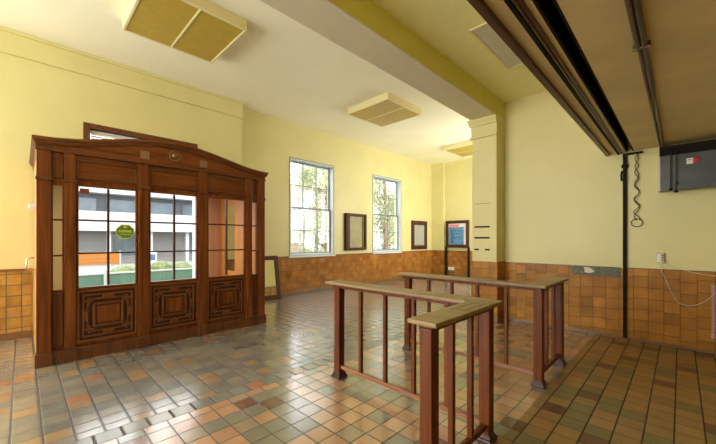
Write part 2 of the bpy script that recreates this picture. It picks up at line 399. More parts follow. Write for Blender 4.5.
# yellow paint on the beam's right side, deepened to carry its shade
MB().box(BX1-.01, BX1+.004, YN, YR, BZ+.01, ZR).build('beam_side_panel', plain('shaded_yellow_paint', (.62, .58, .13), .5, noise=.04), beam)

# pilaster
PY = 5.60
pil = empty('trim_2', (-2.43, PY, 0), 'pale yellow pilaster under the beam with black slots', 'pilaster', kind='structure')
MB().box(BX0, BX1, PY, YR+.05, 0, 3.3, .012).build('shaft', 'yellow', pil)
cap = MB()
for z0, z1, g in ((3.17, 3.20, .032), (3.20, 3.385, .012), (3.385, 3.42, .036), (3.42, 3.46, .050), (3.46, BZ+.01, .060)):
    cap.box(BX0-g, BX1+.008, PY-g, YR, z0, z1, .006)
cap.build('capital', 'yellow', pil)
MB().box(BX0-.012, BX1+.012, PY-.012, YR, .08, 1.02).build('tile_wainscot', tiles('glazed_wall_tile_pilaster', 'XZ', (.150, .150), (.02, .02), wp2, (.20, .10, .035), .4, off=(.045, 0), wave=.4, spec=.25), pil)
MB().box(BX0-.02, BX1+.02, PY-.02, YR, 0, .085, .006).build('cove_base', 'cove', pil)
for x0, x1, z in ((-2.60, -2.33, 1.62), (-2.60, -2.33, 1.43), (-2.60, -2.52, 1.225), (-2.41, -2.33, 1.225)):
    MB().box(x0, x1, PY-.006, PY+.01, z-.014, z+.014, .003).build('slot', 'dark', pil)
MB().box(-2.60, -2.31, PY-.003, PY+.01, 2.02, 2.028).build('scratch_line', 'steel', pil)

# soffit over the counter side
SX = -.79
so = tag(MB().box(SX+.045, -.545, YN, YR, ZS, ZR).box(-.455, XE, YN, YR, ZS, ZR).box(-.56, -.44, YN, YR, ZS+.25, ZR).build('ceiling_soffit', 'soffit'), 'low tan soffit over the counter area', 'soffit', kind='structure')
MB().box(-.545, -.530, YN, YR, ZS-.001, ZS+.3).box(-.470, -.455, YN, YR, ZS-.001, ZS+.3).box(-.53, -.47, YN, YR, ZS+.2, ZS+.22).build('shutter_slot', 'dark', so)
tag(MB().box(SX+.022, SX+.068, YN, YR, ZS-.028, ZS+.10, .006).build('trim_3', 'trim_brown'), 'dark brown trim along the edge of the low soffit', 'trim', kind='structure')
rt = empty('shutter_track', (-.60, YR-.02, ZS), 'pale metal shutter track along the low soffit beside the black slot', 'track')
MB().box(-.635, -.612, YN+.05, YR-.01, ZS-.03, ZS-.002, .003).build('track_dark_edge', 'dark', rt)
MB().box(-.612, -.597, YN+.05, YR-.01, ZS-.022, ZS-.002, .003).build('track_lip', 'steel', rt)
MB().box(-.597, -.575, YN+.05, YR-.01, ZS-.014, ZS-.002, .003).build('track_inner_edge', 'trim_brown', rt)
cd = empty('conduit', (-.17, YR-.05, ZS), 'double conduit pipe running along the tan soffit towards the grey cabinet', 'conduit')
MB().tube([(-.187, 2.7, ZS-.014), (-.187, YR-.02, ZS-.014)], .011, 10).build('pipe', 'steel', cd, True)
MB().tube([(-.158, 2.7, ZS-.017), (-.158, YR-.02, ZS-.017)], .014, 10).build('pipe', 'steel', cd, True)
for x in (-.187, -.158):
    MB().tube([(x, YN+.1, ZS-.019), (x, 2.72, ZS-.019)], .016, 10).build('pipe', 'trim_brown', cd, True)['label'] = 'dark brown pipe section'
for y in (2.70,):
    MB().box(-.215, -.13, y, y+.03, ZS-.036, ZS-.002, .004).build('clip', 'steel', cd)

# roller shutter guide on the right wall, with tangled cable
g = empty('shutter_guide', (-.55, YR-.03, 0), 'black vertical shutter guide rail fixed to the yellow and tiled wall', 'rail')
MB().box(-.574, -.532, YR-.045, YR-.020, .03, ZS-.03, .004).build('channel', 'dark', g)
MB().box(-.59, -.515, YR-.05, YR-.02, 2.40, 2.45, .006).build('bracket', 'dark', g)
MB().tube([(-.582, YR-.04, 2.36), (-.592, YR-.05, 2.30), (-.586, YR-.04, 2.22)], .012, 8).build('hook', 'dark', g, True)
MB().box(-.53, -.36, YR-.07, YR-.02, ZS-.055, ZS-.032, .008).build('end_plate', 'dark', g)
def wav(x0, amp, z1, z0, n, ph, y):
    pts = []
    for i in range(n*8+1):
        q = i/(n*8)
        pts.append((x0+amp*(.6+.6*q)*math.sin(ph+q*n*2*math.pi), y+.012*math.cos(ph+q*n*2*math.pi), z1+(z0-z1)*q))
    return pts
cc = empty('tangled_cable', (-.44, YR-.03, 1.8), 'tangled black cable hanging beside the shutter guide', 'cable')
MB().tube(wav(-.425, .026, 2.57, 1.66, 4, 0, YR-.03), .005, 6).build('strand', 'cable_black', cc, True)
MB().tube(wav(-.425, .030, 2.57, 1.66, 5, 2.4, YR-.042), .005, 6).build('strand', 'cable_black', cc, True)
MB().tube([(-.425+.06*math.cos(a), YR-.035, 1.63+.055*math.sin(a)) for a in [i*math.pi/10-2.0 for i in range(21)]], .005, 6).build('loop', 'cable_black', cc, True)

# grey cabinet at the upper right
gc = empty('wall_cabinet', (.3, YR, 2.04), 'grey metal wall cabinet under the soffit with a red and white sticker', 'cabinet')
MB().box(-.185, 1.0, YR-.22, YR-.01, 2.025, 2.52, .008).build('body', 'cabinet_grey', gc)
MB().box(-.19, 1.01, YR-.235, YR-.01, 2.46, 2.58, .006).build('top_shadow_box', 'dark', gc)  # dark box stands in for the shaded gap below the soffit
MB().box(-.20, -.178, YR-.21, YR-.01, 2.02, 2.58, .003).build('edge_strip', 'beige', gc)
st = MB().box(.055, .113, YR-.224, YR-.21, 2.325, 2.395).build('sticker', 'white', gc)
rs = MB(); rs.lathe([(.033, YR-.227), (.033, YR-.215)], (.143, 0, 2.365), 'Y', 20); rs.build('red_disc', 'red', st)
MB().box(.063, .10, YR-.2255, YR-.22, 2.370, 2.378).build('sticker_print', 'cabinet_grey', st)
for x, z in ((.325, 2.115), (.35, 2.115), (-.03, 2.10)):
    s_ = MB(); s_.lathe([(.012, YR-.232), (.014, YR-.215)], (x, 0, z), 'Y', 12); s_.build('screw', 'dark', gc)
for x, zb in ((-.085, 2.03), (-.035, 2.0)):
    pc = empty('pull_cord', (x, YR-.26, zb), 'thin pull cord with black knob hanging by the grey cabinet, ' + ('left one' if x < -.05 else 'right and lower one'), 'cord', 'pull cords by the grey cabinet')
    MB().tube([(x, YR-.262, 2.50), (x, YR-.262, zb)], .006, 6).build('cord', 'cable_black', pc, True)
    k = MB(); k.lathe([(.004, zb+.015), (.02, zb+.006), (.024, zb-.008), (.012, zb-.018)], (x, YR-.262, 0), 'Z', 14); k.build('knob', 'dark', pc)

# junction box and loose cables
jb = empty('junction_box', (-.2, YR, 1.08), 'small beige junction box on the yellow wall above the tiles', 'electrical box')
MB().box(-.225, -.150, YR-.06, YR-.014, 1.095, 1.225, .006).build('body', 'beige', jb)
MB().box(-.220, -.182, YR-.064, YR-.055, 1.105, 1.215, .004).build('cover', 'white', jb)
for z in (1.13, 1.16, 1.19):
    MB().box(-.174, -.158, YR-.063, YR-.055, z-.006, z+.006, .002).build('terminal', 'dark', jb)
def sag(p, q, d, n=16):
    p, q = Vector(p), Vector(q)
    return [p.lerp(q, i/n) + Vector((0, 0, -d*4*(i/n)*(1-i/n))) for i in range(n+1)]
lw = MB().tube(sag((-.165, YR-.05, 1.095), (.62, YR-.04, .985), .075), .0045, 6).build('loose_cable', 'cable_white', None, True)
tag(lw, 'pale cable sagging from the junction box to the right', 'cable')
lw2 = MB().tube([Vector((-.19, YR-.05, 1.095))] + sag((-.175, YR-.04, 1.0), (-.03, YR-.03, .60), .02, 8) + sag((.01, YR-.03, .575), (.36, YR-.022, .84), .10, 14), .0035, 6).build('loose_cable', 'cable_white', None, True)
tag(lw2, 'thin pale cable looping low across the brown tiles', 'cable')
ch = empty('hanging_cord', (.285, YR-.13, .2), 'twisted pink and white cord hanging down the tiled wall at the right edge', 'cord')
for ph in (0, math.pi):
    MB().tube([(.285+.012*math.sin(ph+i*.9), YR-.13+.012*math.cos(ph+i*.9), .86-.58*i/60) for i in range(61)], .007, 6).build('strand', 'lace', ch, True)
MB().lathe([(.006, .30), (.018, .27), (.02, .22), (.008, .20)], (.285, YR-.13, 0), 'Z', 10).build('tassel', 'lace', ch)

# ------------------------------------------------------------------ windows
def sash_window(name, y0, y1, z0, z1, label):
    w = empty(name, (XB, (y0+y1)/2, z0), label, 'window', kind='structure')
    xo = XB-.10
    MB().frame_yz(XB-.20, XB+.006, y0-.005, y1+.005, z0-.005, z1+.005, .045, .004).build('frame', 'white_frame', w)
    MB().frame_yz(XB-.006, XB+.012, y0-.012, y1+.012, z0-.012, z1+.012, .022, .003).build('edge_bead', 'grey_frame', w)
    zm = (z0+z1)/2
    for k, (a, c, x) in enumerate(((zm-.02, z1-.045, xo-.05), (z0+.045, zm+.02, xo))):
        s_ = MB().frame_yz(x-.02, x+.02, y0+.045, y1-.045, a, c, .035, .004).build('sash', 'grey_frame', w)
        gb = MB()
        for q in (1, 2):
            y = y0+.08+(y1-y0-.16)*q/3; gb.box(x-.012, x+.012, y-.011, y+.011, a+.03, c-.03)
        z = (a+c)/2; gb.box(x-.0125, x+.0125, y0+.07, y1-.07, z-.011, z+.011)
        gb.build('glazing_bar', 'grey_frame', s_)
        MB().box(x-.003, x+.003, y0+.06, y1-.06, a+.02, c-.02).build('pane', 'glass', s_)
    MB().lathe([(.015, 0), (.02, .01), (.012, .03)], (xo+.0, (y0+y1)/2, zm+.02), 'Z', 10).build('sash_lock', 'grey_frame', w)
    MB().box(XB-.2, XB+.045, y0-.03, y1+.03, z0-.045, z0-.002, .006).build('sill', 'white_frame', w)
    return w
sash_window('window_1', *W[0], 'tall twelve pane sash window nearer the vestibule')
sash_window('window_2', *W[1], 'tall twelve pane sash window nearer the far corner')
# unseen windows added to fill the room with light, simple frames and panes
def added_window(name, axis, t, a0, a1, z0, z1, label):
    w = empty(name, ((t, (a0+a1)/2, z0) if axis == 'Y' else ((a0+a1)/2, t, z0)), label, 'window', kind='structure')
    m = MB(); g = MB(); mid = (a0+a1)/2
    if axis == 'Y':
        m.frame_yz(t-.2, t-.1, a0, a1, z0, z1, .06); m.box(t-.18, t-.12, mid-.03, mid+.03, z0+.05, z1-.05); g.box(t-.153, t-.147, a0+.05, a1-.05, z0+.05, z1-.05)
    else:
        m.frame_xz(t-.2, t-.1, a0, a1, z0, z1, .06); m.box(mid-.03, mid+.03, t-.18, t-.12, z0+.05, z1-.05); g.box(a0+.05, a1-.05, t-.153, t-.147, z0+.05, z1-.05)
    m.build('frame', 'white_frame', w); g.build('pane', 'glass', w)
n = 4
for h in LW: added_window('window_%d' % n, 'Y', XL, *h, 'unseen window added in the left wall for light'); n += 1
for h in NW: added_window('window_%d' % n, 'X', YN, *h, 'unseen glazed opening added behind the viewpoint for light'); n += 1
for h in PW: added_window('window_%d' % n, 'Y', PX0+.3, *h, 'unseen window added in the partition behind the pilaster for light'); n += 1
# transom above the street door
tw = empty('window_3', (XL, 1.5, 2.6), 'brown framed transom window showing above the vestibule', 'window', kind='structure')
MB().frame_yz(XL-.20, XL+.03, .67, 2.38, 2.55, 3.245, .085, .006).build('frame', 'oak_dark', tw)
MB().box(XL-.14, XL-.134, .74, 2.32, 2.6, 3.18).build('pane', 'glass', tw)
sl = MB()
for i in range(13):
    z = 3.135-.040*i; sl.box(XL-.045, XL-.032, .77, 2.29, z-.017, z+.017, .003)
sl.build('blind', 'white', tw)['label'] = 'white horizontal blind'
# street door frame
d = empty('door_1', (XL, 1.48, 0), 'street doorway seen through the vestibule glass', 'door', kind='structure')
MB().box(XL-.30, XL+.02, DY0-.02, DY0+.07, 0, 2.44, .005).box(XL-.30, XL+.02, DY1-.07, DY1+.02, 0, 2.44, .005).box(XL-.30, XL+.02, DY0+.07, DY1-.07, 2.36, 2.44, .005).build('jamb', 'white_frame', d)
MB().box(XL-.34, XL, DY0+.02, DY1-.02, -.05, .02, .005).build('threshold', 'cabinet_grey', d)

# ------------------------------------------------------------------ entrance vestibule
VX = -5.0; V0, V1 = .107, 2.865; VC = (V0+V1)/2
v = empty('entrance_vestibule', (VX, VC, 0), 'large dark wood entrance vestibule with glazed doors and curved pediment', 'vestibule')
def mir(y): return 2*VC-y
def post(y0, y1, xf, name='post'):
    m = MB().box(VX-.10, xf, y0, y1, 0, 2.40, .006)
    p_ = m.build(name, 'oak', v)
    MB().box(VX-.12, xf+.028, y0-.012, y1+.012, 0, .148, .007).build('plinth_block', 'oak_dark', p_)
    MB().box(VX-.02, xf+.014, y0-.008, y1+.008, 2.055, 2.095, .006).build('collar', 'oak_dark', p_)
    return p_
for q in (lambda a, c: (a, c), lambda a, c: (mir(c), mir(a))):
    post(*q(.107, .228), VX)                 # corner post
    post(*q(.338, .438), VX)                 # pilaster between sidelight and door
    post(*q(1.052, 1.172), VX)
    # sidelight
    a, c = q(.228, .338)
    s_ = MB().box(VX-.085, VX-.035, a, c, 2.03, 2.40, .004).box(VX-.085, VX-.035, a, c, .148, .815, .004).frame_yz(VX-.085, VX-.03, a, c, .81, 2.03, .016, .003).build('sidelight', 'oak', v)
    for k in (1, 2): MB().box(VX-.07, VX-.035, a+.01, c-.01, .81+1.22*k/3-.009, .81+1.22*k/3+.009).build('glazing_bar', 'bar_dark', s_)
    MB().box(VX-.062, VX-.056, a+.01, c-.01, .82, 2.02).build('pane', 'glass', s_)
    MB().frame_yz(VX-.045, VX-.018, a+.014, c-.014, 2.10, 2.335, .016, .004).build('panel_moulding', 'oak_dark', s_)
    MB().frame_yz(VX-.045, VX-.018, a+.014, c-.014, .19, .795, .016, .004).build('panel_moulding', 'oak_dark', s_)
    MB().box(VX-.12, VX+.012, a, c, 0, .148, .005).build('plinth', 'oak_dark', s_)

def leaf(y0, y1):
    """one glazed leaf with a fretwork lower panel"""
    dr = MB()
    dr.box(VX-.085, VX-.035, y0, y1, .148, .82, .004)
    dr.box(VX-.085, VX-.035, y0, y1, 2.03, 2.11, .004)
    dr.box(VX-.085, VX-.035, y0, y0+.022, .82, 2.03, .003).box(VX-.085, VX-.035, y1-.022, y1, .82, 2.03, .003)
    dr = dr.build('door', 'oak', v)
    bars = MB(); ym = (y0+y1)/2; a, c = .845, 2.02
    bars.box(VX-.075, VX-.03, ym-.010, ym+.010, a, c)
    for k in (1, 2):
        z = a+(c-a)*k/3; bars.box(VX-.074, VX-.031, y0+.02, y1-.02, z-.010, z+.010)
    bars.build('glazing_bar', 'bar_dark', dr)
    MB().frame_yz(VX-.06, VX-.022, y0+.008, y1-.008, .818, 2.045, .020, .004).build('glazing_bead', 'oak_h', dr)
    MB().box(VX-.062, VX-.056, y0+.015, y1-.015, .83, 2.03).build('pane', 'glass', dr)
    # fretwork panel
    MB().box(VX-.04, VX-.033, y0+.03, y1-.03, .20, .79).build('recessed_panel', 'recess', dr)
    A, B_, z0, z1 = y0+.004, y1-.004, .185, .805
    fr = MB().frame_yz(VX-.045, VX-.010, A, B_, z0, z1, .030, .006)
    fr.frame_yz(VX-.045, VX-.018, A+.055, B_-.055, z0+.055, z1-.055, .020, .004)
    wy, wz = B_-A, z1-z0; cy, cz = (A+B_)/2, (z0+z1)/2
    fr.frame_yz(VX-.045, VX-.014, cy-wy*.25, cy+wy*.25, cz-wz*.23, cz+wz*.23, .024, .005)
    fr.frame_yz(VX-.045, VX-.022, cy-wy*.34, cy+wy*.34, cz-wz*.32, cz+wz*.32, .016, .003)
    for s1 in (-1, 1):
        fr.box(VX-.045, VX-.016, cy-.055, cy+.055, cz+s1*wz*.36-.028, cz+s1*wz*.36+.028, .005)
        fr.box(VX-.045, VX-.016, cy+s1*wy*.37-.026, cy+s1*wy*.37+.026, cz-.055, cz+.055, .005)
        for s2 in (-1, 1):
            fr.box(VX-.045, VX-.017, cy+s1*wy*.30-.045, cy+s1*wy*.30+.045, cz+s2*wz*.27-.010, cz+s2*wz*.27+.010, .004)
            fr.box(VX-.045, VX-.0175, cy+s1*wy*.30-.010, cy+s1*wy*.30+.010, cz+s2*wz*.27-.045, cz+s2*wz*.27+.045, .004)
    fr.build('fretwork_panel', 'oak_fret', dr)
    MB().box(VX-.04, VX-.026, cy-wy*.19, cy+wy*.19, cz-wz*.165, cz+wz*.165, .008).build('raised_panel', 'oak', dr)
    MB().box(VX-.12, VX+.012, y0-.01, y1+.01, 0, .148, .005).build('plinth', 'oak_dark', dr)
    hd = MB().box(VX-.10, VX-.03, y0-.01, y1+.01, 2.09, 2.40, .004).build('head_panel', 'oak_h', v)
    MB().frame_yz(VX-.045, VX-.012, y0+.004, y1-.004, 2.112, 2.335, .022, .006).build('panel_moulding', 'oak_dark', hd)
    return dr
D1 = leaf(.436, 1.055)
leaf(1.169, mir(1.169))
leaf(mir(1.055), mir(.436))
# pediment with curved top
half = [(V0, 2.505), (.25, 2.512), (.43, 2.535), (.58, 2.565), (.80, 2.615), (1.02, 2.662), (1.20, 2.692), (1.36, 2.712), (VC, 2.720)]
curve = half + [(mir(y), z) for y, z in half[-2::-1]]
pd = MB().prism([(V0, 2.40)] + curve + [(V1, 2.40)], 'X', VX-.10, VX-.004, 0).build('pediment', 'oak_h', v)
def offset_band(d0, d1, x0, x1, ext):
    top = [(y, z+d1) for y, z in curve]; bot = [(y, z+d0) for y, z in curve]
    top[0] = (V0-ext, top[0][1]); bot[0] = (V0-ext, bot[0][1]); top[-1] = (V1+ext, top[-1][1]); bot[-1] = (V1+ext, bot[-1][1])
    m = MB()
    for i in range(len(curve)-1): m.prism([bot[i], bot[i+1], top[i+1], top[i]], 'X', x0, x1)
    return m
cm = offset_band(-.015, .018, VX-.10, VX+.050, .035).build('cornice', 'oak_h', v)
offset_band(-.040, -.015, VX-.10, VX+.034, .024).build('cornice_bed', 'oak_dark', cm)
offset_band(-.058, -.040, VX-.10, VX+.018, .012).build('cornice_bead', 'oak_h', cm)
MB().box(VX-.1, VX+.016, V0-.012, V1+.012, 2.385, 2.412, .006).build('frieze_bead', 'oak_dark', v)
# cornice return along the two sides
for yo, s1 in ((V0, -1), (V1, 1)):
    m = MB()
    for e, z0, z1 in ((.035, 2.49, 2.523), (.024, 2.465, 2.49), (.012, 2.447, 2.465)):
        ya, yb = sorted((yo, yo+s1*e)); m.box(XL+.034, VX-.10, ya, yb, z0, z1)
    ya, yb = sorted((yo, yo-s1*.06)); m.box(XL+.034, VX-.1, ya, yb, 2.40, 2.523)
    m.build('cornice_return', 'oak_dark', v)
ro = MB(); ro.lathe([(.078, VX-.006), (.078, VX+.010), (.062, VX+.016), (.058, VX+.006), (.040, VX+.006), (.036, VX+.026), (.012, VX+.036)], (0, VC, 2.555), 'X', 28)
ro.build('rosette', 'brass', v, True)
for y in (1.125, 1.865):
    MB().box(VX-.01, VX+.004, y-.052, y+.052, 2.455, 2.555, .002).build('blank_plate', 'chip', v)
# side walls, roof and lining
def side(y0, y1, opening):
    m = MB()
    if opening:
        wall_boxes(m, 'X', y0, y1, XL+.032, VX-.10, 0, 2.40, [(-6.44, -6.0, .80, 2.05)])
    else:
        m.box(XL+.032, VX-.10, y0, y1, 0, 2.40)
    return m
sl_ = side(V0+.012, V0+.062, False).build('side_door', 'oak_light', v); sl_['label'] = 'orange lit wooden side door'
hd = MB(); hd.tube([(-6.25, V0+.014, .99), (-6.25, V0-.045, .99), (-6.25, V0-.065, 1.01), (-6.25, V0-.065, 1.13), (-6.25, V0-.045, 1.15), (-6.25, V0+.014, 1.15)], .010, 8)
hd.build('pull_handle', 'chrome', sl_, True)
MB().box(-6.0, -5.85, V0-.05, V0+.014, 1.79, 1.855, .008).build('door_closer', 'white_frame', sl_)
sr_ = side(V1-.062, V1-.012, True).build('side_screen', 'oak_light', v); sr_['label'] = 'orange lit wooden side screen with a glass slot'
MB().box(-6.44, -6.0, V1-.04, V1-.034, .80, 2.05).build('pane', 'glass', sr_)
MB().box(XL+.032, VX-.1, V0+.01, V1-.01, 2.405, 2.43).build('roof', 'oak_h', v)
ln = MB()
k = 0
y = DY1+.03
while y < V1-.07:
    ln.box(XL+.034, XL+.055, y, min(y+.085, V1-.064), .02, 2.39, .004); y += .088
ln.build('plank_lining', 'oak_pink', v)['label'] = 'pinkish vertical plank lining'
lp = MB(); lp.lathe([(.02, 2.405), (.09, 2.39), (.12, 2.36), (.118, 2.355)], (-5.9, VC, 0), 'Z', 20)  # unseen lamp body added to go with the fill light
lp.build('added_lamp', 'white', v, True)
ll = bpy.data.lights.new('vestibule_fill', 'AREA'); ll.shape = 'DISK'; ll.size = .22; ll.energy = 26; ll.color = (1, .93, .82)  # added light that brightens the vestibule interior
lo = bpy.data.objects.new('vestibule_fill', ll); C.objects.link(lo); lo.location = (-5.9, VC, 2.35)
# badge and sticker on the first door
bd = empty('window_badge', (VX-.05, .945, 1.48), 'green eight sided badge with yellow rim stuck on the left door glass', 'sticker')
oc = [(.92+.098*sx, 1.50+.098*sy*.92) for sx, sy in ((-.42, 1), (.42, 1), (1, .38), (1, -.38), (.42, -1), (-.42, -1), (-1, -.38), (-1, .38))]
MB().prism(oc, 'X', VX-.0555, VX-.053).build('rim', 'badge_yellow', bd)
oc2 = [(.92+(y-.92)*.88, 1.50+(z-1.50)*.86) for y, z in oc]
MB().prism(oc2, 'X', VX-.0545, VX-.0522).build('face', 'badge_green', bd)
lt = MB(); lt.prism([(.92-.022, 1.545), (.92+.022, 1.545), (.92+.016, 1.575), (.92, 1.585), (.92-.016, 1.575)], 'X', VX-.0525, VX-.0515)
lt.build('emblem_crown', 'badge_yellow', bd); lt = MB()
for i in range(6): lt.box(VX-.0525, VX-.0515, .852+i*.023, .868+i*.023, 1.492-.004*(i % 2), 1.520)
lt.build('emblem_lettering', 'badge_yellow', bd); lt = MB()
for i in range(8): lt.box(VX-.0525, VX-.0515, .860+i*.015, .869+i*.015, 1.458, 1.472)
lt.build('emblem_line', 'badge_yellow', bd)
tag(MB().box(VX-.0555, VX-.053, .475, .565, 1.945, 2.005).build('sticker', 'sticker'), 'small red brown square sticker in the top corner of the left door glass', 'sticker')

# ------------------------------------------------------------------ railings
def railing(X0, Xc, Yc, Yend, Y0, Y1, YE, XLft, nb2, label):
    """leg one along X from X0 to the corner post Xc at Yc, leg two along Y to Yend"""
    r = empty('railing', (Xc, Yc, 0), label, 'railing')
    X1, XR = -1.062, -.882
    zt, th = .972, .026
    sgn = 1 if Yend > Yc else -1
    if sgn < 0: pts = [(XLft, Y0), (X1, Y0), (X1, YE), (XR, YE), (XR, Y1), (XLft, Y1)]
    else: pts = [(XLft, Y0), (XR, Y0), (XR, YE), (X1, YE), (X1, Y1), (XLft, Y1)]
    hr = MB().prism(pts, 'Z', zt-th, zt, 0, .007).build('handrail', 'handrail', r)
    def shr(p, e): # inset outline for the moulding below
        return p
    i = .045
    if sgn < 0: p2 = [(XLft+i, Y0+i), (X1+i, Y0+i), (X1+i, YE+i), (XR-i, YE+i), (XR-i, Y1-i), (XLft+i, Y1-i)]
    else: p2 = [(XLft+i, Y0+i), (XR-i, Y0+i), (XR-i, YE-i), (X1+i, YE-i), (X1+i, Y1-i), (XLft+i, Y1-i)]
    MB().prism(p2, 'Z', zt-th-.034, zt-th, 0, .006).build('under_rail', 'redwood', hr)
    w = .038
    for (x, y) in ((X0, Yc), (Xc, Yc), (Xc, Yend)):
        p_ = MB().box(x-w, x+w, y-w, y+w, 0, zt-th-.02, .005).build('post', 'redwood', r)
        ft = MB()
        ft.box(x-.058, x+.058, y-.058, y+.058, 0, .030, .006).box(x-.050, x+.050, y-.050, y+.050, .028, .048, .007).box(x-.044, x+.044, y-.044, y+.044, .046, .058, .004)
        ft.build('post_foot', 'foot_dark', p_)
    MB().box(X0+w, Xc-w, Yc-.018, Yc+.018, .095, .130, .004).build('bottom_rail', 'redwood_h', r)
    a, c = sorted((Yc+sgn*w, Yend-sgn*w))
    MB().box(Xc-.018, Xc+.018, a, c, .095, .130, .004).build('bottom_rail', 'redwood', r)
    q = .0165
    for k in range(1, 5):
        x = X0+(Xc-X0)*k/5
        MB().box(x-q, x+q, Yc-q, Yc+q, .125, zt-th-.02, .003).build('baluster', 'redwood', r)
    for k in range(1, nb2+1):
        y = Yc+(Yend-Yc)*k/(nb2+1)
        MB().box(Xc-q, Xc+q, y-q, y+q, .125, zt-th-.02, .003).build('baluster', 'redwood', r)
    return r, hr, zt
r1, h1, zt = railing(-2.485, -.966, 2.265, 1.535, 2.17, 2.36, 1.465, -2.60, 2, 'nearer L-shaped wooden railing with two slots cut in its worn top')
gr = MB()
for (a, c, y0, y1) in ((-1.005, -.990, 1.83, 2.13), (-.935, -.92, 1.86, 2.16)):
    gr.box(a, c, y0, y1, zt-.003, zt+.0012)
gr.box(-1.005, -.95, 2.115, 2.13, zt-.003, zt+.0012).box(-.975, -.92, 1.86, 1.875, zt-.003, zt+.0012)
gr.build('groove', 'foot_dark', h1)
railing(-2.485, -.966, 3.46, 4.21, 3.36, 3.545, 4.27, -2.59, 2, 'farther L-shaped wooden railing nearest the tiled yellow wall')

# ------------------------------------------------------------------ ceiling lights and vent
def light(y0, label):
    x0, x1, y1, z = -5.27, -4.16, y0+1.115, 4.20
    l = empty('ceiling_light', ((x0+x1)/2, (y0+y1)/2, z), label, 'ceiling light', 'square amber ceiling lights')
    hb = MB(); e = .03
    hb.box(x0-e, x1+e, y0-e, y1+e, z+.01, ZC-.001, .006)
    hb.build('housing', 'fixture', l)
    fr = MB()
    for a, c, p, q in ((x0-e, x1+e, y0-e, y0), (x0-e, x1+e, y1, y1+e), (x0-e, x0, y0, y1), (x1, x1+e, y0, y1)):
        fr.box(a, c, p, q, z-.014, z+.012, .003)
    ym = (y0+y1)/2; fr.box(x0, x1, ym-.012, ym+.012, z-.012, z+.012, .003)
    fr.build('frame', 'fixture', l)
    MB().box(x0, x1, y0, ym-.012, z-.004, z+.012).build('diffuser', 'amber', l)
    MB().box(x0, x1, ym+.012, y1, z-.004, z+.012).build('diffuser', 'amber', l)
light(.96, 'square amber two-panel ceiling light above the vestibule')
light(5.10, 'square amber two-panel ceiling light midway along the hall')
light(9.28, 'square amber two-panel ceiling light farthest away, partly behind the pilaster')
vt = empty('ceiling_vent', (-1.3, 4.2, ZR), 'flat grey square vent panel in the yellow ceiling beside the soffit', 'vent')
m = MB()
for a, c, p, q in ((-1.73, -1.70, 3.58, 4.78), (-.92, -.89, 3.58, 4.78), (-1.70, -.92, 3.58, 3.61), (-1.70, -.92, 4.75, 4.78)): m.box(a, c, p, q, ZR-.018, ZR-.0005, .003)
m.build('frame', 'fixture', vt)
MB().box(-1.70, -.92, 3.61, 4.75, ZR-.010, ZR-.0005).build('panel', 'vent', vt)

# ------------------------------------------------------------------ pictures and wall things
def framed(name, y0, y1, z0, z1, w, depth, fm, inner, label, cat):
    o = empty(name, (XB, (y0+y1)/2, z0), label, cat)
    MB().frame_yz(XB+.002, XB+depth, y0, y1, z0, z1, w, .006).build('frame', fm, o)
    MB().box(XB+.002, XB+.014, y0+w*.8, y1-w*.8, z0+w*.8, z1-w*.8).build('backing', inner, o)
    return o
o = framed('display_case', 6.53, 7.38, 1.085, 2.165, .075, .10, 'brown_frame', 'board', 'dark framed shallow display case on the wall between the two windows', 'display case')
MB().box(XB+.014, XB+.085, 6.605, 6.68, 1.16, 2.09, .004).build('hinged_edge', 'brown_frame', o)
MB().box(XB+.014, XB+.05, 7.27, 7.30, 1.16, 2.09, .003).build('hanging_strip', 'board', o)
o = framed('framed_notice', 9.84, 10.83, 1.035, 2.09, .15, .045, 'brown_frame', 'paper', 'brown framed pale notice on the wall right of the second window', 'picture')
m = MB()
for i in range(9): m.box(XB+.014, XB+.0155, 10.05, 10.60-.08*(i % 3), 1.80-i*.065, 1.815-i*.065)
m.build('print_lines', 'vent', o)
MB().box(XB+.028, XB+.032, 9.97, 10.70, 1.17, 1.96).build('pane', 'glass', o)
# poster stand by the far wall
ps = empty('poster_stand', (-5.87, YF-.08, 0), 'brown poster stand on two black legs by the far wall with a blue poster', 'poster stand')
MB().frame_xz(YF-.10, YF-.05, -6.33, -5.42, 1.10, 2.10, .11, .006).build('frame', 'brown_frame', ps)
po = MB().box(-6.23, -5.52, YF-.07, YF-.055, 1.2, 2.0).build('poster', 'white', ps)
MB().box(-6.21, -5.62, YF-.072, YF-.065, 1.21, 1.86).build('blue_picture', 'blue', po)
MB().box(-6.18, -5.80, YF-.0735, YF-.066, 1.84, 1.96).build('pink_heading', 'pink', po)
m = MB()
for a, c, p, q in ((-6.12, -6.02, 1.25, 1.78), (-5.95, -5.70, 1.60, 1.63), (-6.0, -5.72, 1.45, 1.48)): m.box(a, c, YF-.0735, YF-.066, p, q)
m.build('dark_band', 'blue_dark', po)
for x in (-6.35, -5.46):
    MB().box(x, x+.065, YF-.11, YF-.05, 0, 1.12, .005).build('leg', 'dark', ps)
ou = empty('wall_outlet', (-6.15, YF-.02, .3), 'pair of small white outlets low on the far tiled wall', 'outlet')
for x in (-6.21, -6.08):
    MB().box(x-.05, x+.05, YF-.05, YF-.013, .25, .37, .006).build('socket', 'white', ou)
    MB().tube([(x, YF-.03, .25), (x, YF-.03, .09)], .012, 8).build('pipe', 'steel', ou, True)

